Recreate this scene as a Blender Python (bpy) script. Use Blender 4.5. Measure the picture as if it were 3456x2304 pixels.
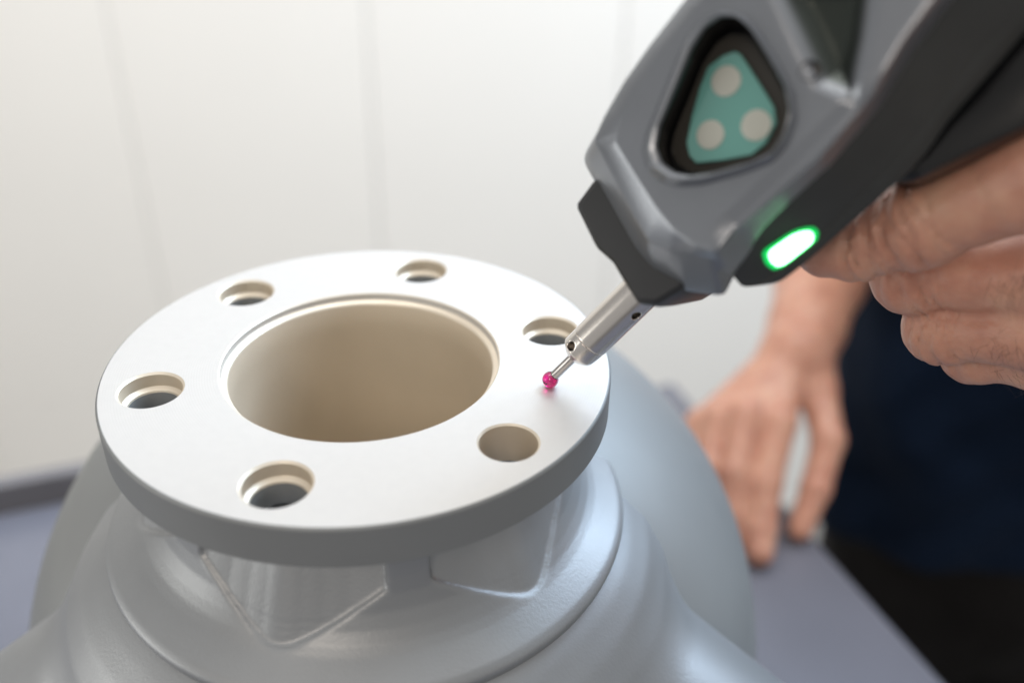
import bpy, bmesh, math, random
import numpy as np
from mathutils import Vector, Matrix
from mathutils.geometry import delaunay_2d_cdt
from mathutils.bvhtree import BVHTree

sc = bpy.context.scene
for o in list(bpy.data.objects):
    bpy.data.objects.remove(o)
col = sc.collection

# ------------------------------------------------------------------ camera
cd = bpy.data.cameras.new('camera')
cam = bpy.data.objects.new('camera', cd)
col.objects.link(cam)
cam.location = (0.04523385, -0.24102686, 0.15207601)
cR = Vector((0.99985294, 0.00885357, 0.014687))
cU = Vector((-0.01714916, 0.51619246, 0.85630091))
cF = Vector((0.0, 0.85642686, -0.51626838))
cam.rotation_euler = Matrix((cR, cU, -cF)).transposed().to_euler()
cd.sensor_width = 36.0
cd.lens = 3193.75 / 3456 * 36.0
cd.clip_start = 0.01
cd.clip_end = 60
cd.dof.use_dof = True
cd.dof.focus_distance = 0.270
cd.dof.aperture_fstop = 4.3
sc.camera = cam

# ------------------------------------------------------------------ light and exposure
sc.view_settings.view_transform = 'Standard'
sc.view_settings.look = 'None'
sc.view_settings.exposure = 0.0
sc.view_settings.gamma = 1.0
sc.view_settings.use_curve_mapping = False
sc.cycles.use_denoising = True
sc.cycles.max_bounces = 10
sc.cycles.transmission_bounces = 10
sc.cycles.sample_clamp_indirect = 6.0
w = bpy.data.worlds.new('World')
sc.world = w
w.use_nodes = True
w.node_tree.nodes['Background'].inputs[0].default_value = (1.0, 0.985, 0.965, 1)
w.node_tree.nodes['Background'].inputs[1].default_value = 0.41


def area(name, loc, target, size, power, color, size_y=None, spread=180):
    l = bpy.data.lights.new(name, 'AREA')
    l.energy = power
    l.color = color
    l.size = size
    l.spread = math.radians(spread)
    if size_y:
        l.shape = 'RECTANGLE'
        l.size_y = size_y
    o = bpy.data.objects.new(name, l)
    col.objects.link(o)
    o.location = loc
    o.rotation_euler = (Vector(target) - Vector(loc)).to_track_quat('-Z', 'Y').to_euler()
    return o


area('ceiling_light', (-0.2, 0.1, 2.2), (-0.2, 0.3, 0), 3.0, 16, (1.0, 0.985, 0.96), 2.2)
area('wall_fill', (-0.1, 0.40, 2.0), (0.0, 1.4, -0.6), 3.0, 16.5, (1.0, 0.975, 0.94), 0.4, 85)  # unseen lamp added to brighten the back wall
area('window_light', (1.10, 0.80, 1.00), (0.08, -0.03, -0.06), 1.1, 58, (0.64, 0.81, 1.0), 1.0)
area('room_light', (-0.5, -1.6, 1.2), (0, 0, -0.05), 0.6, 9, (1.0, 0.87, 0.74))
area('side_fill', (-1.8, -0.40, -0.05), (0.1, 0, 0), 0.9, 7, (1.0, 0.98, 0.92), 0.7)  # unseen lamp added at the left to brighten the probe's facets

# ------------------------------------------------------------------ materials
MATS = {}


def mat(name, color, rough=0.5, metal=0.0, bump=None, var=None, **kw):
    """bump=(scale, strength, distance), var=(scale, amount)"""
    m = bpy.data.materials.new(name)
    m.use_nodes = True
    nt = m.node_tree
    b = nt.nodes['Principled BSDF']
    b.inputs['Base Color'].default_value = (*color, 1)
    b.inputs['Roughness'].default_value = rough
    b.inputs['Metallic'].default_value = metal
    for k, v in kw.items():
        b.inputs[k].default_value = v
    tc = nt.nodes.new('ShaderNodeTexCoord')
    if var:
        n = nt.nodes.new('ShaderNodeTexNoise')
        n.inputs['Scale'].default_value = var[0]
        n.inputs['Detail'].default_value = 5
        nt.links.new(tc.outputs['Object'], n.inputs['Vector'])
        r = nt.nodes.new('ShaderNodeMapRange')
        r.inputs['From Min'].default_value = 0.3
        r.inputs['From Max'].default_value = 0.7
        r.inputs['To Min'].default_value = 1 - var[1]
        r.inputs['To Max'].default_value = 1 + var[1]
        nt.links.new(n.outputs['Fac'], r.inputs['Value'])
        h = nt.nodes.new('ShaderNodeMix')
        h.data_type = 'RGBA'
        h.blend_type = 'MULTIPLY'
        h.inputs['Factor'].default_value = 1.0
        h.inputs[6].default_value = (*color, 1)
        nt.links.new(r.outputs['Result'], h.inputs[7])
        nt.links.new(h.outputs[2], b.inputs['Base Color'])
        r2 = nt.nodes.new('ShaderNodeMapRange')
        r2.inputs['From Min'].default_value = 0.3
        r2.inputs['From Max'].default_value = 0.7
        r2.inputs['To Min'].default_value = rough * (1 + 0.5 * var[1])
        r2.inputs['To Max'].default_value = rough * (1 - 0.5 * var[1])
        nt.links.new(n.outputs['Fac'], r2.inputs['Value'])
        nt.links.new(r2.outputs['Result'], b.inputs['Roughness'])
    if bump:
        n = nt.nodes.new('ShaderNodeTexNoise')
        n.inputs['Scale'].default_value = bump[0]
        n.inputs['Detail'].default_value = 3
        nt.links.new(tc.outputs['Object'], n.inputs['Vector'])
        bp = nt.nodes.new('ShaderNodeBump')
        bp.inputs['Strength'].default_value = bump[1]
        bp.inputs['Distance'].default_value = bump[2]
        nt.links.new(n.outputs['Fac'], bp.inputs['Height'])
        nt.links.new(bp.outputs['Normal'], b.inputs['Normal'])
    MATS[name] = m
    return m


mat('silver_paint', (0.335, 0.348, 0.362), 0.46, 0.55, bump=(1000, 0.16, 0.0004), var=(40, 0.04))
mat('silver_smooth', (0.245, 0.255, 0.258), 0.52, 0.3, bump=(1200, 0.12, 0.0003), var=(30, 0.04))
mat('machined_alu', (0.66, 0.65, 0.64), 0.43, 0.6, bump=(2500, 0.08, 0.0001), var=(300, 0.012))
mat('machined_edge', (0.78, 0.70, 0.58), 0.40, 0.4)
mat('bore_metal', (0.66, 0.57, 0.45), 0.45, 0.35, bump=(600, 0.1, 0.0003), var=(25, 0.05))  # warm light reflected from the room is put into this colour
mat('steel', (0.74, 0.70, 0.66), 0.2, 1.0, bump=(1500, 0.05, 0.0001))
mat('carbide', (0.45, 0.43, 0.42), 0.25, 1.0, bump=(1500, 0.1, 0.0001))
mat('hole_dark', (0.10, 0.085, 0.07), 0.35, 0.8)
mat('ruby', (0.42, 0.002, 0.10), 0.0, 0.0, **{'Transmission Weight': 1.0, 'IOR': 1.76})
mat('grey_plastic', (0.235, 0.25, 0.275), 0.29, 0.65, bump=(3000, 0.12, 0.0001), var=(60, 0.05))
mat('black_plastic', (0.018, 0.019, 0.021), 0.42, 0.0, bump=(2500, 0.15, 0.0001), var=(80, 0.12))
mat('rubber', (0.035, 0.037, 0.036), 0.55, 0.0, bump=(2500, 0.2, 0.0001), var=(80, 0.1))
mat('gloss_black', (0.003, 0.003, 0.0035), 0.25, 0.0)
mat('recess_black', (0.022, 0.019, 0.014), 0.5, 0.0)
mat('teal_glass', (0.15, 0.38, 0.34), 0.12, 0.1, **{'Coat Weight': 0.6})
mat('dot_white', (0.48, 0.49, 0.44), 0.35)
mat('wall_paint', (0.89, 0.865, 0.82), 0.6, bump=(60, 0.1, 0.001), var=(3, 0.015))
mat('wall_base', (0.80, 0.77, 0.73), 0.7, var=(3, 0.02))
mat('floor_vinyl', (0.23, 0.21, 0.19), 0.5, var=(6, 0.08))
mat('table_laminate', (0.15, 0.155, 0.19), 0.28, var=(20, 0.04), bump=(300, 0.05, 0.0005))
mat('table_trim', (0.16, 0.155, 0.165), 0.5, var=(30, 0.05))
mat('table_leg', (0.10, 0.10, 0.11), 0.4, 0.6)
mat('navy_cloth', (0.004, 0.011, 0.028), 0.9, bump=(1200, 0.4, 0.001), var=(12, 0.25), **{'Specular IOR Level': 0.15})
mat('charcoal_cloth', (0.012, 0.011, 0.011), 0.9, bump=(1000, 0.4, 0.001), var=(10, 0.25), **{'Specular IOR Level': 0.15})
mat('hair_brown', (0.10, 0.055, 0.03), 0.4)


def skin_mat():
    m = bpy.data.materials.new('skin')
    m.use_nodes = True
    nt = m.node_tree
    b = nt.nodes['Principled BSDF']
    tc = nt.nodes.new('ShaderNodeTexCoord')
    n = nt.nodes.new('ShaderNodeTexNoise')
    n.inputs['Scale'].default_value = 70
    n.inputs['Detail'].default_value = 6
    n.inputs['Roughness'].default_value = 0.6
    nt.links.new(tc.outputs['Object'], n.inputs['Vector'])
    cr = nt.nodes.new('ShaderNodeValToRGB')
    cr.color_ramp.elements[0].position = 0.3
    cr.color_ramp.elements[0].color = (0.47, 0.215, 0.15, 1)
    cr.color_ramp.elements[1].position = 0.72
    cr.color_ramp.elements[1].color = (0.63, 0.36, 0.25, 1)
    e = cr.color_ramp.elements.new(0.5)
    e.color = (0.56, 0.285, 0.20, 1)
    nt.links.new(n.outputs['Fac'], cr.inputs['Fac'])
    nt.links.new(cr.outputs['Color'], b.inputs['Base Color'])
    b.inputs['Roughness'].default_value = 0.42
    b.inputs['Subsurface Weight'].default_value = 0.25
    b.inputs['Subsurface Radius'].default_value = (1.0, 0.35, 0.2)
    b.inputs['Subsurface Scale'].default_value = 0.003
    v = nt.nodes.new('ShaderNodeTexVoronoi')
    v.inputs['Scale'].default_value = 1100
    nt.links.new(tc.outputs['Object'], v.inputs['Vector'])
    n2 = nt.nodes.new('ShaderNodeTexNoise')
    n2.inputs['Scale'].default_value = 350
    n2.inputs['Detail'].default_value = 4
    nt.links.new(tc.outputs['Object'], n2.inputs['Vector'])
    ad = nt.nodes.new('ShaderNodeMath')
    ad.operation = 'MULTIPLY_ADD'
    ad.inputs[1].default_value = 0.35
    nt.links.new(v.outputs['Distance'], ad.inputs[0])
    nt.links.new(n2.outputs['Fac'], ad.inputs[2])
    bp = nt.nodes.new('ShaderNodeBump')
    bp.inputs['Strength'].default_value = 0.35
    bp.inputs['Distance'].default_value = 0.0006
    nt.links.new(ad.outputs[0], bp.inputs['Height'])
    nt.links.new(bp.outputs['Normal'], b.inputs['Normal'])
    MATS['skin'] = m


skin_mat()

# fine turning marks on the machined face
_nt = MATS['machined_alu'].node_tree
_b = _nt.nodes['Principled BSDF']
_old = _b.inputs['Normal'].links[0].from_node
_wv = _nt.nodes.new('ShaderNodeTexWave')
_wv.wave_type = 'RINGS'
_wv.rings_direction = 'Z'
_wv.inputs['Scale'].default_value = 420
_wv.inputs['Distortion'].default_value = 1.5
_wv.inputs['Detail'].default_value = 3
_wv.inputs['Detail Scale'].default_value = 4
_tc = _nt.nodes.new('ShaderNodeTexCoord')
_nt.links.new(_tc.outputs['Object'], _wv.inputs['Vector'])
_bp = _nt.nodes.new('ShaderNodeBump')
_bp.inputs['Strength'].default_value = 0.05
_bp.inputs['Distance'].default_value = 0.0002
_nt.links.new(_wv.outputs['Fac'], _bp.inputs['Height'])
_nt.links.new(_old.outputs['Normal'], _bp.inputs['Normal'])
_nt.links.new(_bp.outputs['Normal'], _b.inputs['Normal'])


def emis(name, color, strength):
    m = bpy.data.materials.new(name)
    m.use_nodes = True
    b = m.node_tree.nodes['Principled BSDF']
    b.inputs['Base Color'].default_value = (*color, 1)
    b.inputs['Emission Color'].default_value = (*color, 1)
    b.inputs['Emission Strength'].default_value = strength
    MATS[name] = m


emis('led_core', (0.30, 1.0, 0.42), 7.0)
emis('led_halo', (0.0, 0.7, 0.13), 0.55)  # green edge and soft halo of the status light


# ------------------------------------------------------------------ helpers
def tag(o, label, cat, group=None, kind=None):
    o['label'] = label
    o['category'] = cat
    if group:
        o['group'] = group
    if kind:
        o['kind'] = kind
    return o


def struct(o):
    o['kind'] = 'structure'
    return o


def empty(name, loc=(0, 0, 0), matrix=None):
    o = bpy.data.objects.new(name, None)
    o.empty_display_size = 0.02
    col.objects.link(o)
    if matrix is not None:
        o.matrix_world = matrix
    else:
        o.location = loc
    return o


def mesh_obj(name, verts, faces, mats, parent=None, smooth=None, midx=None):
    """smooth: None flat, or angle in degrees (180 = all smooth)"""
    me = bpy.data.meshes.new(name)
    me.from_pydata([tuple(v) for v in verts] if not isinstance(verts, np.ndarray) else verts.tolist(), [],
                   faces if not isinstance(faces, np.ndarray) else faces.tolist())
    if not isinstance(mats, (list, tuple)):
        mats = [mats]
    for m in mats:
        me.materials.append(MATS[m])
    if midx is not None:
        me.polygons.foreach_set('material_index', np.array(midx, dtype=np.int32))
    me.update()
    if smooth:
        me.polygons.foreach_set('use_smooth', np.ones(len(me.polygons), dtype=bool))
        if smooth < 180:
            me.set_sharp_from_angle(angle=math.radians(smooth))
    o = bpy.data.objects.new(name, me)
    col.objects.link(o)
    if parent:
        o.parent = parent
    return o


def fix_normals(o):
    bm = bmesh.new()
    bm.from_mesh(o.data)
    bmesh.ops.remove_doubles(bm, verts=bm.verts, dist=1e-7)
    bmesh.ops.recalc_face_normals(bm, faces=bm.faces)
    bm.to_mesh(o.data)
    bm.free()
    return o


def revolve(name, prof, m, parent=None, n=160, smooth=40, center=(0, 0)):
    """prof: (r, z[, material index]) in metres, open polyline"""
    verts, faces = [], []
    for p in prof:
        for i in range(n):
            t = 2 * math.pi * i / n
            verts.append((center[0] + p[0] * math.cos(t), center[1] + p[0] * math.sin(t), p[1]))
    for k in range(len(prof) - 1):
        for i in range(n):
            j = (i + 1) % n
            faces.append((k * n + i, k * n + j, (k + 1) * n + j, (k + 1) * n + i))
    o = mesh_obj(name, verts, faces, m, parent, smooth)
    fix_normals(o)
    return o


def box(name, size, m, parent=None, loc=(0, 0, 0), rotz=0.0, bevel=0.0):
    bm = bmesh.new()
    bmesh.ops.create_cube(bm, size=1.0)
    bmesh.ops.scale(bm, vec=size, verts=bm.verts)
    if bevel:
        bmesh.ops.bevel(bm, geom=list(bm.edges), offset=bevel, segments=2, affect='EDGES', profile=0.6)
    me = bpy.data.meshes.new(name)
    bm.to_mesh(me)
    bm.free()
    me.materials.append(MATS[m])
    o = bpy.data.objects.new(name, me)
    col.objects.link(o)
    if parent:
        o.parent = parent
    o.location = loc
    o.rotation_euler = (0, 0, rotz)
    return o


# ---- implicit surfaces: evaluate on a grid, extract with surface nets
def surface_nets(f, lo, h):
    s = f < 0
    nx, ny, nz = f.shape
    cnt = np.zeros((nx - 1, ny - 1, nz - 1), np.int8)
    offs = [(i, j, k) for i in (0, 1) for j in (0, 1) for k in (0, 1)]
    for i, j, k in offs:
        cnt += s[i:nx - 1 + i, j:ny - 1 + j, k:nz - 1 + k]
    act = (cnt > 0) & (cnt < 8)
    idx = np.argwhere(act)
    vid = np.full(act.shape, -1, np.int32)
    vid[act] = np.arange(len(idx))
    cor = {o: f[idx[:, 0] + o[0], idx[:, 1] + o[1], idx[:, 2] + o[2]] for o in offs}
    acc = np.zeros((len(idx), 3))
    num = np.zeros(len(idx))
    for o1 in offs:
        for ax in range(3):
            if o1[ax] == 1:
                continue
            o2 = list(o1)
            o2[ax] = 1
            o2 = tuple(o2)
            a, b = cor[o1], cor[o2]
            x = (a < 0) != (b < 0)
            t = np.where(x, a / np.where(x, a - b, 1), 0)
            p = np.array(o1, float)[None, :].repeat(len(idx), 0)
            p[:, ax] += t
            acc[x] += p[x]
            num[x] += 1
    verts = (idx + acc / num[:, None]) * h + np.array(lo)
    quads = []
    for ax in range(3):
        u, v = (ax + 1) % 3, (ax + 2) % 3
        sl0 = [slice(1, -1)] * 3
        sl1 = [slice(1, -1)] * 3
        sl0[ax] = slice(0, f.shape[ax] - 1)
        sl1[ax] = slice(1, f.shape[ax])
        a, b = s[tuple(sl0)], s[tuple(sl1)]
        e = np.argwhere(a != b)
        if not len(e):
            continue
        flip = a[e[:, 0], e[:, 1], e[:, 2]]
        e = e.copy()
        e[:, u] += 1
        e[:, v] += 1

        def g(du, dv):
            q = e.copy()
            q[:, u] += du
            q[:, v] += dv
            return vid[q[:, 0], q[:, 1], q[:, 2]]
        q = np.stack([g(-1, -1), g(0, -1), g(0, 0), g(-1, 0)], 1)
        q[~flip] = q[~flip][:, ::-1]
        quads.append(q)
    quads = np.concatenate(quads)
    quads = quads[(quads >= 0).all(1)]
    return verts, quads


def sdf_geom(fn, lo, hi, h):
    ax = [np.arange(lo[i], hi[i] + h * 0.5, h, dtype=np.float32) for i in range(3)]
    X, Y, Z = np.meshgrid(*ax, indexing='ij', sparse=True)
    f = np.ascontiguousarray(fn(X, Y, Z), dtype=np.float32)
    for i in range(3):                      # close the shape at the border of the grid
        sl = [slice(None)] * 3
        for e in (0, -1):
            sl[i] = e
            f[tuple(sl)] = np.maximum(f[tuple(sl)], h * 0.5)
    return surface_nets(f, lo, h)


def relax(v, q, it):
    for _ in range(it):
        acc = np.zeros_like(v)
        num = np.zeros(len(v))
        for a in range(4):
            for b in ((a + 1) % 4, (a + 3) % 4):
                num += np.bincount(q[:, a], minlength=len(v))
                for c in range(3):
                    acc[:, c] += np.bincount(q[:, a], v[q[:, b], c], len(v))
        v = 0.5 * v + 0.5 * acc / np.maximum(num, 1)[:, None]
    return v


def smin(a, b, k):
    h = np.maximum(k - np.abs(a - b), 0) / k
    return np.minimum(a, b) - h * h * k * 0.25


def smax(a, b, k):
    return -smin(-a, -b, k)


def cone_seg(X, Y, Z, a, b, ra, rb):
    """distance to a round cone from a to b (good approximation)"""
    a = np.array(a, np.float32)
    b = np.array(b, np.float32)
    d = b - a
    L2 = float(d @ d)
    t = ((X - a[0]) * d[0] + (Y - a[1]) * d[1] + (Z - a[2]) * d[2]) / L2
    t = np.clip(t, 0, 1)
    return np.sqrt((X - a[0] - t * d[0]) ** 2 + (Y - a[1] - t * d[1]) ** 2 + (Z - a[2] - t * d[2]) ** 2) - (ra + (rb - ra) * t)


def chain(X, Y, Z, pts, rad, k=None):
    d = None
    for i in range(len(pts) - 1):
        q = cone_seg(X, Y, Z, pts[i], pts[i + 1], rad[i], rad[i + 1])
        d = q if d is None else (np.minimum(d, q) if k is None else smin(d, q, k))
    return d


# ================================================================== the setting
wall = struct(box('wall', (6.0, 0.1, 4.6), 'wall_base', loc=(0.2, 1.40, 1.1)))
PW, PH = 0.42, 0.84
for i in range(-5, 6):
    for j in range(-2, 5):
        p = box('panel', (PW - 0.0016, 0.02, PH - 0.0016), 'wall_paint', wall,
                loc=(i * PW - 0.19, -0.052, -1.1 + j * PH + 0.3), bevel=0.002)
floor = struct(box('floor', (6.0, 5.0, 0.05), 'floor_vinyl', loc=(0.2, -0.6, -1.2275)))

# table: a rectangle turned by 20 degrees, far right corner at (0.18, 0.427)
ROT = math.radians(20.1)
ux, uy = Vector((math.cos(ROT), math.sin(ROT), 0)), Vector((-math.sin(ROT), math.cos(ROT), 0))
TW, TD = 1.5, 0.9
corner = Vector((0.186, 0.446, -0.3))
tc_ = corner - ux * TW / 2 - uy * TD / 2
table = empty('work_table', (tc_.x, tc_.y, -1.2))
table.rotation_euler = (0, 0, ROT)
tag(table, 'lavender grey work table under the silver casting with dark raised rear edge', 'table')
box('table_top', (TW, TD, 0.03), 'table_laminate', table, loc=(0, 0, 0.885), bevel=0.003)
box('rear_edge_rail', (TW - 0.12, 0.012, 0.05), 'table_trim', table, loc=(-0.06, TD / 2 + 0.0055, 0.898), bevel=0.002)
for sx in (-1, 1):
    for sy in (-1, 1):
        box('leg', (0.05, 0.05, 0.871), 'table_leg', table, loc=(sx * (TW / 2 - 0.06), sy * (TD / 2 - 0.06), 0.4355), bevel=0.003)

# ================================================================== the casting
cast = empty('valve_casting', (0, 0, -0.3))
tag(cast, 'large silver painted metal casting with round bolted flange standing on the table', 'metal casting')
OFF = Vector((0, 0, 0.3))


def place(o):
    o.location = OFF
    return o


# ---- flange: plate with a bore and six bolt holes
def make_flange():
    verts, faces, midx = [], [], []
    TOP = []
    loops = []

    def ring(cx, cy, r, z, n):
        st = len(verts)
        for i in range(n):
            t = 2 * math.pi * i / n
            verts.append((cx + r * math.cos(t), cy + r * math.sin(t), z))
        return st

    def wallrings(cx, cy, prof, n):
        """prof: list of (r, z, material of the band that ends here)"""
        st = [ring(cx, cy, p[0], p[1], n) for p in prof]
        for k in range(1, len(prof)):
            for i in range(n):
                j = (i + 1) % n
                faces.append((st[k - 1] + i, st[k - 1] + j, st[k] + j, st[k] + i))
                midx.append(prof[k][2])
        return st[0], st[-1]
    mm = 0.001
    outer = [(74.3, 0, 0), (74.6, -0.12, 2), (75.0, -0.7, 2), (75.0, -1.0, 2), (75.0, -12.2, 2), (74.4, -12.8, 2)]
    bore = [(41.75, 0, 0), (41.35, -0.35, 1), (41.2, -2.3, 0), (40.1, -2.75, 1), (39.7, -2.95, 1), (39.4, -3.5, 1), (39.4, -12.8, 3)]
    hs = [(9.4, 0, 0), (8.75, -0.6, 1), (8.7, -4.4, 3), (8.5, -4.6, 1), (7.5, -5.3, 1), (7.3, -5.9, 1), (7.2, -12.3, 2), (7.9, -12.8, 2)]
    h5 = [(8.5, 0, 0), (7.95, -0.5, 1), (7.9, -12.3, 3), (8.4, -12.8, 2)]
    top, bot = [], []
    for prof, c, n in [(outer, (0, 0), 256), (bore, (0, 0), 192)]:
        a, b = wallrings(0, 0, [(p[0] * mm, p[1] * mm, p[2]) for p in prof], n)
        top.append((a, n)); bot.append((b, n))
    for k in range(6):
        t = math.radians(78.02 + 60 * k)
        prof = h5 if k == 4 else hs
        a, b = wallrings(0.06024 * math.cos(t), 0.06024 * math.sin(t), [(p[0] * mm, p[1] * mm, p[2]) for p in prof], 64)
        top.append((a, 64)); bot.append((b, 64))

    def cap(loops, m):
        ids, edges, co = [], [], []
        for a, n in loops:
            s = len(ids)
            ids += list(range(a, a + n))
            edges += [(s + i, s + (i + 1) % n) for i in range(n)]
        co = [Vector(verts[i][:2]) for i in ids]
        v2, e2, f2, ov, oe, of = delaunay_2d_cdt(co, edges, [], 0, 1e-9)
        holes = [(0, 0, 0.0414)] + [(0.06024 * math.cos(math.radians(78.02 + 60 * k)), 0.06024 * math.sin(math.radians(78.02 + 60 * k)), 0.0084) for k in range(6)]
        # map back
        m2 = {}
        for i, src in enumerate(ov):
            if src:
                m2[i] = ids[src[0]]
        for f in f2:
            if not all(i in m2 for i in f):
                continue
            c = sum((v2[i] for i in f), Vector((0, 0))) / len(f)
            vs = [m2[i] for i in f]
            # inside a hole if all vertices belong to the same inner loop
            lid = set()
            for q in vs:
                for li, (a, n) in enumerate(loops):
                    if a <= q < a + n:
                        lid.add(li)
            if len(lid) == 1 and list(lid)[0] != 0:
                continue
            if len(lid) == 1 and c.length < 0.0745 and False:
                continue
            faces.append(tuple(vs))
            midx.append(m)
    cap(top, 0)
    cap(bot, 2)
    o = mesh_obj('flange', verts, faces, ['machined_alu', 'machined_edge', 'silver_smooth', 'bore_metal'], cast, 35, midx)
    bm = bmesh.new()
    bm.from_mesh(o.data)
    bmesh.ops.recalc_face_normals(bm, faces=bm.faces)
    bm.to_mesh(o.data)
    bm.free()
    return place(o)


make_flange()
place(revolve('bore_liner', [(0.0394, -0.0128), (0.0394, -0.10), (0.036, -0.125), (0.02, -0.135), (0.0, -0.137)], 'bore_metal', cast, 160))

# ---- upper housing: neck with six pockets, moulded ring, bell and branches (millimetres)
FLARE = [(62.9, -10), (63.3, -20), (63.9, -28), (64.6, -33), (66.0, -38), (68.2, -42), (70.5, -44.8), (72.9, -46.7), (76.5, -48.8), (80.8, -51.2),
         (82.3, -52.7), (82.6, -54.0), (81.8, -56.5), (80.8, -58)]
PROF = [(0, -10)] + FLARE + [(0, -58)]
BELL = [(0, -52), (76, -52), (80.5, -56), (85.5, -59.8), (92, -65.8), (98, -74.5), (102.3, -85), (104.5, -97), (105, -112), (105, -200), (0, -200)]


def poly_table(P, r0, r1, z0, z1, st):
    rr = np.arange(r0, r1 + st, st)
    zz = np.arange(z0, z1 + st, st)
    Rg, Zg = np.meshgrid(rr, zz, indexing='ij')
    d = np.full(Rg.shape, 1e9)
    ins = np.zeros(Rg.shape, bool)
    n = len(P)
    for i in range(n):
        ax_, ay_ = P[i]
        bx_, by_ = P[(i + 1) % n]
        ex, ey = bx_ - ax_, by_ - ay_
        if ax_ == 0 and bx_ == 0:
            continue
        t = np.clip(((Rg - ax_) * ex + (Zg - ay_) * ey) / (ex * ex + ey * ey), 0, 1)
        d = np.minimum(d, np.hypot(Rg - ax_ - t * ex, Zg - ay_ - t * ey))
        c = ((ay_ > Zg) != (by_ > Zg))
        xi = ax_ + (Zg - ay_) * ex / (ey if ey else 1e-9)
        ins ^= c & (Rg < xi)
    d = np.where(ins, -d, d)
    return d.astype(np.float32), r0, z0, st


def lookup(tab, r, z):
    d, r0, z0, st = tab
    u = np.clip((r - r0) / st, 0, d.shape[0] - 1.001)
    v = np.clip((z - z0) / st, 0, d.shape[1] - 1.001)
    i = u.astype(np.int32)
    j = np.broadcast_to(v.astype(np.int32), i.shape)
    fu = u - i
    fv = v - v.astype(np.int32)
    return (d[i, j] * (1 - fu) * (1 - fv) + d[i + 1, j] * fu * (1 - fv) + d[i, j + 1] * (1 - fu) * fv + d[i + 1, j + 1] * fu * fv)


def arm_pts(az, length, z0, slope):
    ca, sa = math.cos(math.radians(az)), math.sin(math.radians(az))
    return (30 * ca, 30 * sa, z0), (length * ca, length * sa, z0 - slope * (length - 30))


ARMS = [arm_pts(-22, 140, -97, 0.58) + (51, 50), arm_pts(-160, 165, -100, 0.6) + (50, 49)]


def housing(X, Y, Z):
    r = np.sqrt(X * X + Y * Y) + 0 * Z
    Zb = Z + 0 * r
    low = lookup(poly_table(BELL, -1, 260, -260, 10, 0.5), r, Zb)
    for a, b, ra, rb in ARMS:
        a_, b_ = np.array(a, float), np.array(b, float)
        d = (b_ - a_) / np.linalg.norm(b_ - a_)
        q = cone_seg(X, Y, Z, a_, b_ + d * 80, ra, rb)
        cut = (X - b_[0]) * d[0] + (Y - b_[1]) * d[1] + (Z - b_[2]) * d[2]
        q = smax(q, cut, 4)
        low = smin(low, q, 8)
    return np.maximum(low, -(r - 41))


def neck(X, Y, Z):
    r = np.sqrt(X * X + Y * Y) + 0 * Z
    Zb = Z + 0 * r
    f = lookup(poly_table(PROF, -1, 130, -80, 10, 0.2), r, Zb)
    # six pockets below the bolts, each with a ridged back wall
    az = np.degrees(np.arctan2(Y, X)) + 0 * Z
    aa = np.abs((az + 102.3 + 30) % 60 - 30)
    ar = np.radians(aa)
    dep = -Zb
    A0, D1, D2 = 24.6, 31.7, 46.0
    an = np.clip((np.sqrt(aa * aa + 12.0) - 3.3) / (A0 - 3), 0, 1)
    dv = D1 + (D2 - D1) * (1 - an ** 1.12)
    q = smax((aa - A0) * 1.1, (dep - dv) * 0.8, 0.6)
    rv = np.interp(dv[:, :, :1], [-p[1] for p in FLARE[:8]], [p[0] for p in FLARE[:8]]).astype(np.float32)
    wallr = rv - 1.3 + 0.46 * (dep - dv)
    wallr = wallr - 0.12 * np.exp(-((dep - 40.5) / 0.4) ** 2) - 0.10 * np.exp(-((dep - 42.3) / 0.35) ** 2)
    f = smax(f, -q, 0.7)
    core = np.maximum((r - wallr) * 0.93, np.maximum(dep - 50, 10 - dep))
    core = np.maximum(core, np.maximum(aa - 25.5, (dep - dv - 1.5) * 0.8))
    f = smin(f, core, 0.35)
    px, py = r * np.cos(ar), r * np.sin(ar)
    drill = np.sqrt((px - 53.6) ** 2 + py * py) - 5.6
    f = np.maximum(f, -np.maximum(drill, dep - 30))
    bore = r - 40.6
    return np.maximum(f, -bore)


v, q = sdf_geom(neck, (-85, -85, -60), (85, 85, -11.5), 0.55)
place(mesh_obj('neck', relax(v, q, 5) * 0.001, q, 'silver_paint', cast, 180))
v, q = sdf_geom(housing, (-205, -150, -255), (175, 112, -50), 1.6)
place(mesh_obj('housing', relax(v, q, 1) * 0.001, q, 'silver_paint', cast, 180))

# ---- round valve body behind and below, and the pedestal that carries it
SR, SZ, SY = 0.1525, -0.175, 0.060
prof = []
for i in range(60):
    t = math.radians(58 - i * 2.0)
    if SZ + SR * math.sin(t) < -0.2995:
        break
    prof.append((SR * math.cos(t), SZ + SR * math.sin(t)))
prof.insert(0, (0.0, prof[0][1]))
prof += [(prof[-1][0], -0.3), (0, -0.3)]
globe = place(revolve('globe_body', prof, 'silver_smooth', cast, 160, 50, (0, SY)))
bm = bmesh.new()
bm.from_mesh(globe.data)
kill = [f for f in bm.faces if f.calc_center_median().z > -0.13 and (min(math.hypot(v.co.x, v.co.y) for v in f.verts) < 0.046 or len(f.verts) > 4 or max(math.hypot(v.co.x, v.co.y - SY) for v in f.verts) < 0.081)]
bmesh.ops.delete(bm, geom=kill, context='FACES')
bm.to_mesh(globe.data)
bm.free()
place(revolve('pedestal', [(0, -0.198), (0.1055, -0.198), (0.104, -0.22), (0.100, -0.26), (0.112, -0.285), (0.112, -0.2995), (0, -0.2995)], 'silver_smooth', cast, 120, 50))

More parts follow.
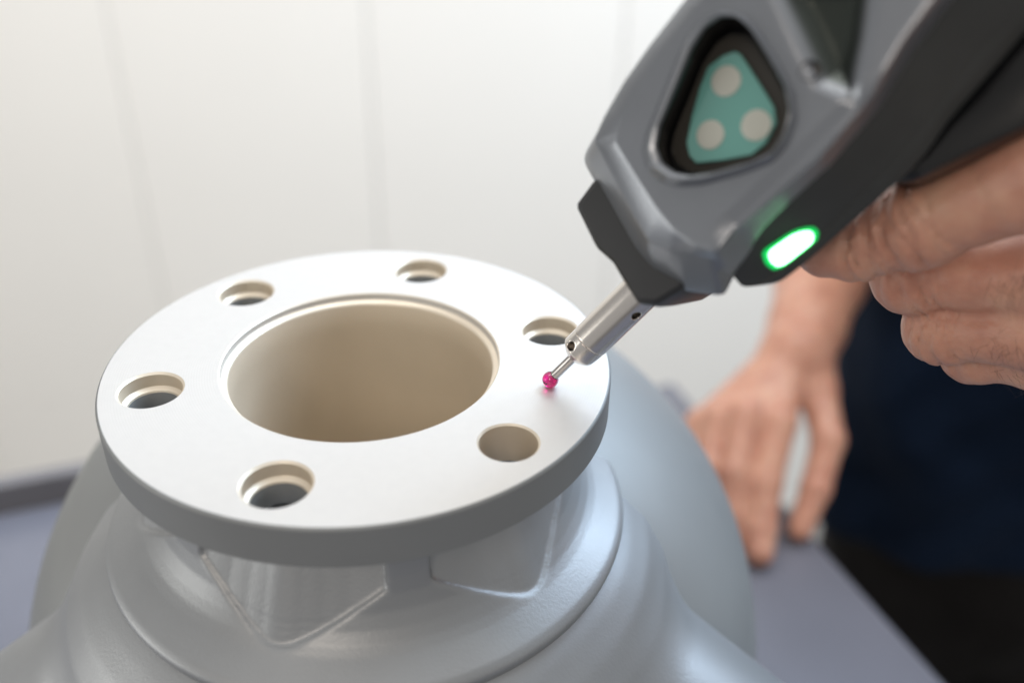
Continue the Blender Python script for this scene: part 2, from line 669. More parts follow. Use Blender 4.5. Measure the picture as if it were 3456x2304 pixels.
# ================================================================== the probe (local millimetres: x along axis, y, z out of the front)
ax_a = Vector((0.6081764, -0.05263446, 0.79205498))
ax_s = Vector((0.58075866, -0.65071272, -0.48917516))
ax_n = Vector((-0.54114771, -0.75749757, 0.3651802))
MD = Matrix((ax_a, -ax_s, ax_n)).transposed().to_4x4()
MD.translation = Vector((0.0565, -0.0135, 0.0024))
probe = empty('handheld_probe', matrix=MD)
tag(probe, 'grey handheld measuring probe with ruby tip resting on the flange', 'measuring probe')


def L(p):
    return (p[0] * 0.001, -p[1] * 0.001, p[2] * 0.001)


def lm(pts):
    return [L(p) for p in pts]


# stylus
bm = bmesh.new()
bmesh.ops.create_uvsphere(bm, u_segments=48, v_segments=32, radius=0.0024)
me = bpy.data.meshes.new('ruby_ball')
bm.to_mesh(me)
bm.free()
me.materials.append(MATS['ruby'])
me.polygons.foreach_set('use_smooth', np.ones(len(me.polygons), dtype=bool))
ball = bpy.data.objects.new('ruby_ball', me)
col.objects.link(ball)
ball.parent = probe
ball['label'] = 'shiny magenta ruby ball tip'


def xrev(name, prof, m, parent, n=64, smooth=40):
    """prof: (x, r) in mm along the probe axis"""
    verts, faces = [], []
    for x, r in prof:
        for i in range(n):
            t = 2 * math.pi * i / n
            verts.append((x * 0.001, r * 0.001 * math.cos(t), r * 0.001 * math.sin(t)))
    for k in range(len(prof) - 1):
        for i in range(n):
            j = (i + 1) % n
            faces.append((k * n + i, k * n + j, (k + 1) * n + j, (k + 1) * n + i))
    return fix_normals(mesh_obj(name, verts, faces, m, parent, smooth))


xrev('stem', [(1.6, 0), (1.6, 1.32), (2.0, 1.42), (12.5, 1.42), (12.5, 0)], 'carbide', probe)


def hole_dir(deg):
    return (-math.sin(math.radians(deg)), math.cos(math.radians(deg)))


def collar_f(X, Y, Z):
    r = np.sqrt(Y * Y + Z * Z)
    d = np.maximum(r - 5.3 + 0 * X, np.maximum(10.6 - X, X - 17.3) + 0 * r)
    d = smax(d, (r - 3.3 - (X - 10.6) * 1.0) * 0.75, 0.3)
    hy, hz = hole_dir(-15)
    a = Y * hy + Z * hz
    b = -Y * hz + Z * hy
    h = np.maximum(np.sqrt((X - 14.0) ** 2 + b ** 2) - 1.32, -a - 2.0)
    d = smax(d, -h, 0.35)
    return d


def shaft_f(X, Y, Z):
    r = np.sqrt(Y * Y + Z * Z)
    d = np.maximum(r - 5.45 + 0 * X, np.maximum(17.2 - X, X - 48) + 0 * r)
    d = smax(d, (r - 4.9 - (X - 17.2) * 1.6) * 0.55, 0.15)
    hy, hz = hole_dir(64)
    a = Y * hy + Z * hz
    b = -Y * hz + Z * hy
    h = np.maximum(np.sqrt((X - 33.6) ** 2 + b ** 2) - 1.3, -a)
    return smax(d, -h, 0.35)


v, q = sdf_geom(collar_f, (10.0, -5.8, -5.8), (17.8, 5.8, 5.8), 0.14)
mesh_obj('collar', v * 0.001, q, 'steel', probe, 180)
v, q = sdf_geom(shaft_f, (16.8, -5.9, -5.9), (48.5, 5.9, 5.9), 0.16)
mesh_obj('shaft', v * 0.001, q, 'steel', probe, 180)

# ---- body shell: rings of points seen from the middle of the lens
CU, CV = 90.0, -9.0
NB = 560
TH = np.linspace(0, 2 * np.pi, NB, endpoint=False)


def radial(poly, soft=2.0):
    P = np.array([(p[0] - CU, p[1] - CV) for p in poly])
    out = np.zeros(NB)
    for i in range(len(P)):
        a, b = P[i], P[(i + 1) % len(P)]
        e = b - a
        for k, t in enumerate(TH):
            d = np.array([math.cos(t), math.sin(t)])
            den = d[0] * e[1] - d[1] * e[0]
            if abs(den) < 1e-9:
                continue
            rr = (a[0] * e[1] - a[1] * e[0]) / den
            ss = (a[0] * d[1] - a[1] * d[0]) / den
            if rr > 0 and -1e-6 <= ss <= 1 + 1e-6:
                out[k] = max(out[k], rr)
    if soft:
        ker = np.exp(-0.5 * (np.arange(-12, 13) / soft) ** 2)
        ker /= ker.sum()
        out = np.convolve(np.concatenate([out[-12:], out, out[:12]]), ker, 'valid')
    return out


def ringpts(rad, nz):
    z = nz if np.ndim(nz) else np.full(NB, float(nz))
    return np.stack([CU + rad * np.cos(TH), CV + rad * np.sin(TH), z], 1)


PANEL = [(72.52, -25.02), (67.38, -21.68), (64.92, -4.04), (64.38, 3.87), (65.68, 9.56), (68.78, 14.6), (74.88, 13.2), (97.58, 14.4), (113.26, 12.9), (124.64, 9.4), (134.62, 7.4), (145.85, 6.0), (142.82, -14.41), (124.66, -26.35), (104.2, -29.28), (90.91, -28.34), (80.76, -26.7)]
FACET = [(68.69, -29.29), (63.44, -27.34), (58.55, -5.54), (57.54, 0.16), (59.59, 5.85), (63.92, 10.7), (67.44, 15.4), (74.57, 13.9), (97.66, 15.2), (114.09, 13.4), (125.14, 10.0), (134.96, 8.2), (146.75, 6.3), (144.03, -17.0), (125.3, -30.35), (101.83, -33.65), (88.11, -32.75), (77.98, -31.5)]
SIL = [(69.95, -32.85), (57.19, -31.53), (55.11, -30.54), (54.26, -28.28), (53.35, -22.99), (52.14, -15.76), (49.8, -2.33), (50.05, 4.44), (53.74, 13.16), (59.63, 20.0), (64.5, 17.6), (78.52, 16.4), (97.66, 16.6), (112.96, 14.6), (124.04, 11.0), (134.65, 9.0), (147.52, 6.4), (146.76, -21.25), (126.63, -37.09), (99.62, -37.7), (84.95, -36.38)]
BEZ_O = [(104.46, -24.29), (100.12, -26.2), (94.3, -25.83), (85.43, -22.19), (74.95, -17.74), (70.99, -15.45), (69.0, -11.08), (69.45, -6.67), (71.25, -3.06), (75.89, 1.17), (83.85, 5.8), (90.65, 9.01), (95.34, 8.6), (100.33, 5.97), (103.52, 1.48), (105.48, -5.11), (107.19, -14.18), (107.13, -19.19)]
BEZ_I = [(102.63, -23.14), (98.87, -24.26), (93.45, -23.28), (85.04, -19.68), (76.88, -16.2), (73.29, -13.48), (71.95, -9.84), (72.77, -5.88), (75.0, -2.79), (79.06, 0.48), (86.11, 4.65), (91.39, 6.72), (95.49, 5.64), (99.5, 2.77), (102.19, -2.02), (103.63, -8.7), (104.95, -16.06), (104.7, -20.23)]
PLATE = [(99.77, -18.07), (97.24, -19.53), (93.42, -20.23), (89.22, -18.34), (83.16, -14.72), (78.28, -11.17), (76.8, -8.36), (76.86, -6.0), (81.54, -2.05), (87.37, 2.15), (91.3, 2.49), (95.69, 0.9), (97.74, -2.04), (98.72, -7.02), (99.87, -13.6), (100.32, -16.7)]
SCOOP = [(115.87, -21.94), (108.2, 3.6), (110.8, 10.6), (120.33, 3.5), (129.54, -4.66)]

rp, rf, rs = radial(PANEL, 1.5), radial(FACET, 1.2), radial(SIL, 1.5)
bo, bi = radial(BEZ_O, 3.0), radial(BEZ_I, 3.0)
rp = np.minimum(rp, rf * 0.985)
bo = np.minimum(bo, rp * 0.97)
bi = np.minimum(bi, bo * 0.95)
plate = radial(PLATE, 1.2)


def mixr(a, b, t):
    return a * (1 - t) + b * t


def seg_poly_dist(P, poly):
    """signed distance of 2-D points to a polygon"""
    d = np.full(len(P), 1e9)
    ins = np.zeros(len(P), bool)
    for i in range(len(poly)):
        a = np.array(poly[i], float)
        b = np.array(poly[(i + 1) % len(poly)], float)
        e = b - a
        t = np.clip(((P - a) @ e) / (e @ e), 0, 1)
        d = np.minimum(d, np.linalg.norm(P - a - t[:, None] * e, axis=1))
        c = ((a[1] > P[:, 1]) != (b[1] > P[:, 1]))
        with np.errstate(divide='ignore', invalid='ignore'):
            xi = a[0] + (P[:, 1] - a[1]) * e[0] / (e[1] if e[1] else 1e-9)
        ins ^= c & (P[:, 0] < xi)
    return np.where(ins, -d, d)


back = ringpts(rs, -15.0)
back[:, 1] = np.where(back[:, 1] > -10, -10 + (back[:, 1] + 10) * 0.45, back[:, 1] * 0.95)
back[:, 0] = CU + (back[:, 0] - CU) * 0.95
mid = ringpts(rs, 4.0)
mid[:, 1] = np.where(mid[:, 1] > -10, -10 + (mid[:, 1] + 10) * 0.86, mid[:, 1])
rings = [back * np.array([1, 1, 1]), mid, ringpts(rs, 15.5), ringpts(rs, 17.6), ringpts(mixr(rs, rf, 0.08), 18.8),
         ringpts(mixr(rs, rf, 0.5), 23.1), ringpts(mixr(rs, rf, 0.95), 27.2), ringpts(rf, 27.65), ringpts(mixr(rf, rp, 0.06), 27.9),
         ringpts(mixr(rf, rp, 0.5), 29.0), ringpts(mixr(rf, rp, 0.93), 30.08), ringpts(mixr(rp, bo, 0.04), 30.24)]
for t in np.linspace(0.08, 0.97, 44):
    rings.append(ringpts(mixr(rp, bo, t), 30.24))
def rim(t, z):
    P = ringpts(mixr(bo, bi, t), z)
    P[:, 0] += 1.2 * t
    P[:, 1] += 0.9 * t
    return P


rings += [ringpts(bo, 30.24), rim(0.08, 30.5), rim(0.5, 32.2), rim(0.62, 32.55), rim(0.72, 32.6), rim(0.9, 32.3), rim(1.0, 31.6)]
nshell = len(rings)
for k in range(10, nshell - 7):
    P = rings[k]
    sd = seg_poly_dist(P[:, :2], SCOOP)
    t = np.clip((-sd + 2.0) / 7.5, 0, 1)
    t = t * t * (3 - 2 * t)
    P[:, 2] -= 4.0 * t
    # fold along the strip side
    sd = np.abs(P[:, 1] - (9.0 + 0.035 * (P[:, 0] - 76)))
    P[:, 2] -= 1.1 * np.clip((P[:, 1] - 9.5) / 3.0, 0, 1) * np.clip((P[:, 0] - 70) / 6, 0, 1) * np.clip((118 - P[:, 0]) / 8, 0, 1)


def ring_mesh(name, rings, m, parent, smooth=180, cap0=False, cap1=False):
    verts = [L(p) for R_ in rings for p in R_]
    n = len(rings[0])
    faces = []
    for k in range(len(rings) - 1):
        for i in range(n):
            j = (i + 1) % n
            faces.append((k * n + i, k * n + j, (k + 1) * n + j, (k + 1) * n + i))
    if cap0:
        faces.append(tuple(range(n)))
    if cap1:
        faces.append(tuple((len(rings) - 1) * n + i for i in range(n)))
    return fix_normals(mesh_obj(name, verts, faces, m, parent, smooth))


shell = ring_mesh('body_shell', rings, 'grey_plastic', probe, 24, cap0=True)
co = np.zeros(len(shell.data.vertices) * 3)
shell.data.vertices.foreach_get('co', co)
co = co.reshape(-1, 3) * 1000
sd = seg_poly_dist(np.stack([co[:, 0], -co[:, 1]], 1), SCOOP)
at_ = shell.data.attributes.new('scoop_shade', 'FLOAT', 'POINT')
tt = np.clip((-sd + 0.6) / 3.0, 0, 1) * (co[:, 2] > 20)  # shade inside the scoop, painted into the shell colour
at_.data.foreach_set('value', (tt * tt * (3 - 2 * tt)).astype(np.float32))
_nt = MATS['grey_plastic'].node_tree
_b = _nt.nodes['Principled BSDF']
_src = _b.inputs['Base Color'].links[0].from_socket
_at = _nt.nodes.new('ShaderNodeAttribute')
_at.attribute_name = 'scoop_shade'
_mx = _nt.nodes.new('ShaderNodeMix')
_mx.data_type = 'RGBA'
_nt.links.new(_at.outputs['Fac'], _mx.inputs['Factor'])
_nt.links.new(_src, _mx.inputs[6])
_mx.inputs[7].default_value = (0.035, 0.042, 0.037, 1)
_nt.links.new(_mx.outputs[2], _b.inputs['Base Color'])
ring_mesh('lens_recess', [rim(1.0, 31.59), rim(0.99, 29.0), ringpts(bi * 0.99, 26.0), ringpts(bi * 0.985, 22.6), ringpts(bi * 0.96, 21.7), ringpts(bi * 0.3, 21.6)], 'gloss_black', probe, 35, cap1=True)
ring_mesh('recess_floor', [ringpts(bi * 0.93, 21.62), ringpts(bi * 0.92, 21.95), ringpts(bi * 0.5, 21.96)], 'recess_black', probe, 35, cap1=True)
lens = ring_mesh('lens_plate', [ringpts(plate, 21.8), ringpts(plate, 23.0), ringpts(plate * 0.985, 23.25), ringpts(plate * 0.5, 23.26)], 'teal_glass', probe, 30, cap1=True)
lens['label'] = 'teal rounded triangle plate with three pale round windows'
for (u, vv), rad_ in zip([(94.13, -14.51), (83.63, -8.26), (92.41, -2.02)], (3.45, 3.3, 3.45)):
    def dring(r, z):
        return np.stack([u + r * np.cos(TH[::8]), vv + r * np.sin(TH[::8]), np.full(len(TH[::8]), z)], 1)
    ring_mesh('round_window', [dring(rad_, 23.1), dring(rad_, 23.5), dring(rad_ * 0.93, 23.58), dring(rad_ * 0.4, 23.6)], 'dot_white', lens, 35, cap1=True)


def disc_rings(u, vv, prof, step=8):
    return [np.stack([u + r * np.cos(TH[::step]), vv + r * np.sin(TH[::step]), np.full(len(TH[::step]), z)], 1) for r, z in prof]


sc_ = ring_mesh('screw', disc_rings(108.6, 0.2, [(2.2, 27.0), (2.2, 30.3), (2.0, 30.35), (1.9, 29.0), (0.2, 28.9)]), 'gloss_black', probe, 35, cap1=True)
ring_mesh('screw_head', disc_rings(108.6, 0.2, [(1.4, 28.9), (1.3, 29.3), (0.7, 29.35), (0.6, 29.1), (0.1, 29.1)]), 'hole_dark', sc_, 35, cap1=True)

# ---- dark rubber strip along the side with the status light


def resample(P, m):
    P = np.array(P, float)
    s = np.concatenate([[0], np.cumsum(np.linalg.norm(np.diff(P, axis=0), axis=1))])
    t = np.linspace(0, s[-1], m)
    Q = np.stack([np.interp(t, s, P[:, i]) for i in range(3)], 1)
    for _ in range(2):
        Q[1:-1] = 0.25 * Q[:-2] + 0.5 * Q[1:-1] + 0.25 * Q[2:]
    return Q


R1 = resample([(66.6, 13.6, 22.6), (69.6, 13.55, 23.24), (73.76, 13.87, 23.24), (85.88, 14.8, 23.24), (97.03, 15.35, 23.24), (113.96, 12.97, 23.24), (125.16, 9.55, 23.24), (135.12, 7.69, 23.24), (145.54, 6.21, 23.24)], 60)
R2 = resample([(63.4, 20.6, 10.5), (66.5, 22.6, 9.0), (72.5, 23.4, 8.4), (84.0, 23.6, 8.9), (91.0, 23.3, 10.2), (97.5, 22.9, 11.24), (108.38, 22.82, 11.24), (117.31, 21.19, 11.24), (134.63, 17.7, 11.24), (143.75, 17.52, 11.24), (152.34, 16.62, 11.24)], 60)
R3 = resample([(64.16, 21.24, 6.24), (68.96, 24.55, 6.24), (75.51, 25.14, 6.24), (91.17, 25.38, 6.24), (105.28, 25.56, 6.24), (112.37, 24.92, 6.24), (119.75, 22.91, 6.24), (141.21, 19.9, 6.24), (151.23, 18.72, 6.24)], 60)
ins = np.array([0, -5.0, 0])


def lerp(a, b, t):
    return a * (1 - t) + b * t


cross = [R1 + np.array([0, -6, -2.5]), R1 + np.array([0, -0.4, -0.25]), R1 + np.array([0, 0.15, 0]), lerp(R1, R2, 0.04), lerp(R1, R2, 0.26), lerp(R1, R2, 0.32), lerp(R1, R2, 0.96), lerp(R1, R2, 1.0) + np.array([0, -0.7, -0.3]),
         lerp(R2, R3, 0.12) + np.array([0, -0.5, 0]), lerp(R2, R3, 0.25), lerp(R2, R3, 0.94), R3, R3 + np.array([0, -0.8, -0.6]), R3 + np.array([0, -9, -3])]
for k in (2, 3, 4):
    cross[k] = cross[k] + np.array([0, 0.1, 0.05])
stations = [np.array([c[i] for c in cross]) for i in range(60)]
c0 = stations[0].mean(0)
stations[0:0] = [c0 + (stations[0] - c0) * 0.9 + np.array([-0.7, 0, 0])]
ring_mesh('side_strip', stations, 'rubber', probe, 38, cap0=True, cap1=True)
LED = np.array([(73.45, 19.26, 15.5), (72.13, 20.65, 13.33), (72.05, 21.97, 11.29), (73.73, 22.67, 10.19), (82.26, 23.1, 9.51), (83.83, 22.28, 10.79), (84.04, 21.31, 12.31), (82.99, 20.5, 13.58), (80.91, 19.67, 14.87), (74.74, 18.96, 15.98)])


def smooth_loop(P, it=3):
    for _ in range(it):                       # corner cutting
        Q = np.roll(P, -1, axis=0)
        P = np.stack([0.78 * P + 0.22 * Q, 0.22 * P + 0.78 * Q], 1).reshape(-1, 3)
    return P


def round_loop(P, f, it):
    for _ in range(it):
        Q = np.roll(P, -1, axis=0)
        P = np.stack([(1 - f) * P + f * Q, f * P + (1 - f) * Q], 1).reshape(-1, 3)
    return P


LO = round_loop(LED, 0.16, 2)
ln = np.array([0, 0.845, 0.535])
lc = LO.mean(0)
ring_mesh('status_light', [lc + (LO - lc) * 0.94 - ln * 0.6, lc + (LO - lc) * 0.92 + ln * 0.65, lc + (LO - lc) * 0.86 + ln * 0.75], 'led_core', probe, 40, cap1=True)['label'] = 'glowing green status light'
ring_mesh('light_halo', [lc + (LO - lc) * 1.16 - ln * 0.3, lc + (LO - lc) * 1.14 + ln * 0.42, lc + (LO - lc) * 0.94 + ln * 0.46], 'led_halo', probe, 40)  # glowing ring added for the light's green edge and halo

# ---- black nose block that carries the shaft
NOSE = [(53.99, -24.15), (45.83, -23.17), (42.92, -10.77), (43.88, -4.69), (43.0, 0.81), (42.22, 7.74), (45.64, 11.44), (53.04, 13.03), (58, 12.0), (64, 0), (64, -22)]


def poly_rings(poly, layers, soft=2):
    P = np.array([(p[0], p[1], 0) for p in poly], float)
    P = smooth_loop(P, soft) if soft else P
    c = P.mean(0)
    out = []
    for z, sc_u, du, dv in layers:
        Q = c + (P - c) * sc_u
        Q[:, 0] += du
        Q[:, 1] += dv
        Q[:, 2] = z
        out.append(Q)
    return out


def cut_corners(P, f):
    P = np.array([(p[0], p[1]) for p in P], float)
    Q = np.roll(P, -1, axis=0)
    return np.stack([(1 - f) * P + f * Q, f * P + (1 - f) * Q], 1).reshape(-1, 2)


NP_ = cut_corners(NOSE, 0.08)
ring_mesh('nose_block', poly_rings(NP_, [(-14, 0.82, 1.5, -1), (-9, 0.97, 0.5, 0), (8, 1.0, 0, 0), (16.5, 1.0, 0, 0), (19.4, 0.97, 0.3, 0), (20.2, 0.9, 0.9, 0), (20.3, 0.3, 2, 0)], 0), 'black_plastic', probe, 25, cap0=True, cap1=True)
CUP = [(43.6, 1.0), (42.2, 3.5), (41.6, 8.0), (44.6, 12.2), (52.5, 13.4), (57.0, 12.0), (57, -6), (47, -6)]
xrev('shaft_socket', [(40.6, 5.5), (40.4, 6.6), (41.0, 7.4), (44.0, 8.8), (56, 9.6), (56, 0)], 'black_plastic', probe, 8, 20)

# ---- black grip behind the strip, held by the fingers
GRIP = [(99, 19), (108.9, 23.0), (122.6, 20.5), (142, 17.5), (165, 15), (172, 26), (160, 36), (142.4, 36.0), (132.9, 36.5), (127.3, 34.6), (114.0, 30.2), (104.4, 27.0)]
GP = cut_corners(cut_corners(GRIP, 0.2), 0.25)
ring_mesh('grip', poly_rings(GP, [(-36, 0.72, 0, -4), (-33, 0.86, 0, -3), (-8, 0.98, 0, 0), (1.5, 0.98, 0, 0), (3.4, 0.9, 0, 0), (3.8, 0.8, 0, 0)], 0), 'gloss_black', probe, 40, cap0=True, cap1=True)

# ================================================================== the person
person = empty('person', (0.56, 0.52, -1.2))
tag(person, 'person in navy top and charcoal trousers holding the probe, other hand on the table', 'person')
PI_ = Vector(person.location)


def pmesh(name, v, q, m, parent=person, smooth=180):
    o = mesh_obj(name, v, q, m, parent, smooth)
    o.matrix_parent_inverse = Matrix.Identity(4)
    if parent is person:
        o.location = -PI_
    return o


# ---- left hand on the probe (world millimetres)
LH = {
    'idx': ([(171.8, -47.0, 86.5), (163.7, -36.5, 74.9), (145.2, -23.7, 57.4), (135.2, -19.2, 49.4), (126.3, -16.4, 46.2)], [12.2, 11.3, 10.5, 8.9, 7.2]),
    'mid': ([(188.2, -37.2, 54.3), (179.5, -22.7, 43.5), (155.7, -6.2, 34.1), (171.2, 16.6, 27.5), (185.4, 23.3, 28.9)], [11.0, 10.0, 9.6, 8.5, 7.5]),
    'rng': ([(194.8, -36.0, 37.0), (183.7, -24.3, 27.4), (167.1, -8.4, 18.9), (181.7, 13.0, 11.7), (195.3, 20.4, 12.4)], [10.6, 9.7, 9.2, 8.2, 7.2]),
    'lit': ([(201.3, -31.9, 24.4), (191.7, -19.4, 16.1), (179.3, -5.9, 9.5), (192.2, 10.6, 3.9), (204.7, 17.3, 3.4)], [9.4, 8.6, 7.8, 7.2, 6.4]),
}
RNG = np.random.RandomState(4)


def wrinkle(X, Y, Z, P, a, face, amp, lines, width=7.0):
    """creases across a finger at joint P, axis a, on the side that faces `face`"""
    P = np.array(P, float)
    a = np.array(a, float)
    a /= np.linalg.norm(a)
    face = np.array(face, float)
    face -= (face @ a) * a
    face /= np.linalg.norm(face)
    sd = np.cross(a, face)
    t = (X - P[0]) * a[0] + (Y - P[1]) * a[1] + (Z - P[2]) * a[2]
    f = (X - P[0]) * face[0] + (Y - P[1]) * face[1] + (Z - P[2]) * face[2]
    s = (X - P[0]) * sd[0] + (Y - P[1]) * sd[1] + (Z - P[2]) * sd[2]
    out = 0
    for c, k, ph, wd in lines:
        tt = t - c - k * s - 0.7 * np.sin(s * 0.45 + ph)
        out = out + np.exp(-(tt / wd) ** 2)
    return amp * out * np.clip(f / 5.0, 0, 1) * np.exp(-(t / (width * 1.8)) ** 4)


TOCAM = (-0.12, -0.55, 0.5)


def left_hand(X, Y, Z):
    d = None
    for key, k in (('idx', 4), ('mid', 3), ('rng', 3), ('lit', 3)):
        P, r = LH[key]
        f = chain(X, Y, Z, P, r, 5.0)
        d = f if d is None else smin(d, f, 3.4)
    # knuckle swellings
    for key in LH:
        P, r = LH[key]
        p = P[2]
        d = smin(d, np.sqrt((X - p[0]) ** 2 + (Y - p[1]) ** 2 + (Z - p[2]) ** 2) - (r[2] + 0.1), 4.0)
    palm = chain(X, Y, Z, [(176, -44, 82), (192, -34, 52), (205, -26, 22)], [13, 14, 12.5])
    palm = smin(palm, chain(X, Y, Z, [(192, -40, 74), (235, -26, 48), (262, -14, 32)], [15, 19, 24]), 14)
    palm = smin(palm, chain(X, Y, Z, [(205, -28, 28), (240, -16, 24), (262, -14, 30)], [14, 18, 24]), 14)
    palm = smin(palm, chain(X, Y, Z, [(262, -14, 32), (300, 5, 18), (420, 66, -5), (520, 120, 10)], [26, 29, 38, 44], 10), 16)
    # thumb over the far side of the grip
    palm = smin(palm, chain(X, Y, Z, [(235, -12, 54), (214, 12, 74), (190, 26, 84), (168, 32, 86)], [15, 12, 10.5, 8.5], 6), 8)
    d = smin(d, palm, 7)
    ia = np.array(LH['idx'][0][2]) - np.array(LH['idx'][0][1])
    d = d + wrinkle(X, Y, Z, LH['idx'][0][2], ia, TOCAM, 0.95, [(-4.6, .15, 0, .55), (-2.0, -.1, 1, .7), (0.9, .08, 2, .55), (3.4, -.18, 3, .6), (-7, .1, 4, .5)])
    for key, ph in (('mid', 0.4), ('rng', 1.3), ('lit', 2.2)):
        P = LH[key][0]
        aa = np.array(P[2]) - np.array(P[1])
        d = d + wrinkle(X, Y, Z, P[2], aa, TOCAM, 0.7, [(-5.0, .1, ph, .5), (-2.6, .2, ph + 1, .5), (0.2, -.1, ph + 2, .6), (2.6, .15, ph + 3, .5), (5, -.1, ph + 4, .5)])
    # low uneven relief of tendons and veins
    d = d + 0.12 * np.sin(X * 0.33 + Z * 0.21) * np.sin(Y * 0.29 - Z * 0.17) + 0.12 * np.sin(X * 0.71 - Y * 0.5) * np.sin(Z * 0.8 + 1)
    return d


bodyv, bodyq, nv = [], [], 0


def add_geom(v, q):
    global nv
    bodyv.append(v)
    bodyq.append(q + nv)
    nv += len(v)


add_geom(*sdf_geom(left_hand, (112, -64, -14), (300, 50, 106), 0.9))


def left_arm(X, Y, Z):
    return chain(X, Y, Z, [(275, -8, 27), (300, 5, 18), (420, 66, -5), (520, 120, 10), (600, 240, 90), (680, 380, 170)], [26, 29, 38, 42, 46, 58], 12)


add_geom(*sdf_geom(left_arm, (285, -60, -60), (760, 460, 250), 6.0))

# ---- right hand on the table
RH = {
    'idx': ([(231.2, 293.4, -232.0), (219.3, 263.0, -259.0), (214.7, 240.8, -281.5), (212.6, 227.0, -290.6)], [12.0, 11.2, 10.2, 9.0]),
    'mid': ([(209.8, 300.0, -230.7), (199.0, 268.0, -256.0), (197.5, 250.0, -278.0), (197.0, 240.0, -291.0)], [11.8, 10.6, 9.8, 8.8]),
    'rng': ([(193.3, 306.0, -238.1), (183.5, 280.0, -259.0), (184.1, 262.0, -279.0), (186.1, 254.0, -291.4)], [10.2, 9.2, 8.6, 8.0]),
    'lit': ([(181.8, 314.0, -249.1), (172.0, 292.0, -264.4), (171.4, 276.4, -281.1), (172.2, 269.9, -291.8)], [9.4, 8.4, 7.8, 7.2]),
    'thb': ([(266.0, 332.0, -226.0), (267.7, 293.0, -246.0), (256.6, 268.0, -268.5), (244.8, 250.0, -289.6)], [14, 11.5, 10.2, 8.6]),
}


def right_hand(X, Y, Z):
    d = None
    for key in RH:
        P, r = RH[key]
        f = chain(X, Y, Z, P, r, 4.0)
        d = f if d is None else smin(d, f, 3.0)
    palm = None
    for p, r in (((231, 296, -233), 11.5), ((210, 302, -232), 12), ((194, 308, -240), 11.5), ((183, 315, -250), 10.5)):
        c = cone_seg(X, Y, Z, p, (252, 352, -214), r, 17)
        palm = c if palm is None else smin(palm, c, 8)
    palm = smin(palm, cone_seg(X, Y, Z, (266, 330, -228), (258, 356, -214), 14, 20), 12)
    palm = smin(palm, chain(X, Y, Z, [(256, 354, -211), (268, 380, -204), (292, 438, -193.5), (336, 549, -163), (350, 600, -140)], [25, 28, 35, 45, 46], 8), 12)
    d = smin(d, palm, 7)
    for key in ('idx', 'mid'):
        P = RH[key][0]
        d = d + wrinkle(X, Y, Z, P[1], np.array(P[1]) - np.array(P[0]), (0, -0.4, 0.9), 0.4, [(-3, .1, 0, .8), (0, -.1, 1, .8), (3, .1, 2, .8)])
    return d


add_geom(*sdf_geom(right_hand, (150, 205, -301), (400, 640, -90), 1.6))


def torso(X, Y, Z):
    q = chain(X, Y, Z, [(556, 535, -520), (552, 525, -300), (545, 490, -60), (540, 455, 110)], [118, 112, 118, 112], 40)
    q = smin(q, chain(X, Y, Z, [(470, 535, -420), (465, 500, -80), (450, 470, 110)], [90, 88, 80], 40), 60)
    q = smin(q, chain(X, Y, Z, [(640, 530, -420), (635, 480, -80), (640, 430, 110)], [90, 88, 80], 40), 60)
    q = smin(q, chain(X, Y, Z, [(410, 480, 165), (370, 530, 0), (345, 575, -150)], [60, 48, 42], 20), 30)
    q = smin(q, cone_seg(X, Y, Z, (600, 420, 165), (680, 380, 170), 70, 60), 30)
    q = smin(q, chain(X, Y, Z, [(540, 450, 150), (535, 435, 280), (532, 415, 410)], [70, 58, 52], 20), 40)
    hd = np.sqrt(((X - 530) / 76) ** 2 + ((Y - 390) / 96) ** 2 + ((Z - 490) / 118) ** 2) * 85 - 85
    q = smin(q, hd, 20)
    q = smin(q, cone_seg(X, Y, Z, (529, 302, 495), (529, 284, 473), 8, 13), 12)      # nose
    q = smin(q, cone_seg(X, Y, Z, (529, 310, 415), (530, 370, 405), 24, 40), 25)     # chin
    for sx in (-1, 1):
        q = smin(q, np.sqrt(((X - 530 - sx * 78) / 8) ** 2 + ((Y - 402) / 18) ** 2 + ((Z - 487) / 32) ** 2) * 14 - 14, 6)
        e = np.sqrt((X - 530 - sx * 31) ** 2 + (Y - 302) ** 2 + (Z - 503) ** 2) - 15
        q = smax(q, -e, 8)
    return q


add_geom(*sdf_geom(torso, (270, 230, -640), (820, 700, 640), 8.0))
body = pmesh('body', np.concatenate(bodyv) * 0.001, np.concatenate(bodyq), 'skin')


# ---- clothes
def shirt_f(X, Y, Z):
    q = chain(X, Y, Z, [(556, 520, -440), (552, 520, -300), (545, 490, -60), (540, 455, 110)], [150, 138, 136, 126], 40)
    q = smin(q, chain(X, Y, Z, [(470, 520, -440), (470, 505, -300), (465, 500, -80), (450, 470, 110)], [118, 110, 104, 94], 40), 60)
    q = smin(q, chain(X, Y, Z, [(640, 515, -440), (640, 505, -300), (635, 480, -80), (640, 430, 110)], [118, 110, 104, 94], 40), 60)
    arm = chain(X, Y, Z, [(410, 480, 165), (378, 522, 40), (362, 545, -40)], [74, 66, 64], 20)
    arm = smax(arm, -(Z + 40), 6)
    q = smin(q, arm, 30)
    q = smin(q, chain(X, Y, Z, [(600, 420, 165), (680, 380, 170), (620, 270, 105)], [84, 74, 68], 20), 30)
    q = q + 9.0 * np.sin(X * 0.045 + Z * 0.02 + 1.5 * np.sin(Z * 0.017)) * np.sin(Y * 0.03 + Z * 0.013) + 2.0 * np.sin(X * 0.11 - Z * 0.07)
    hem = -(Z + 455 - 0.28 * (X - 520))
    q = smax(q, hem, 5)
    neck = np.sqrt((X - 538) ** 2 + (Y - 425) ** 2) - 72
    q = smax(q, -np.maximum(neck, 150 - Z), 6)
    return q


v, q = sdf_geom(shirt_f, (250, 230, -560), (830, 720, 290), 7.0)
pmesh('shirt', v * 0.001, q, 'navy_cloth')


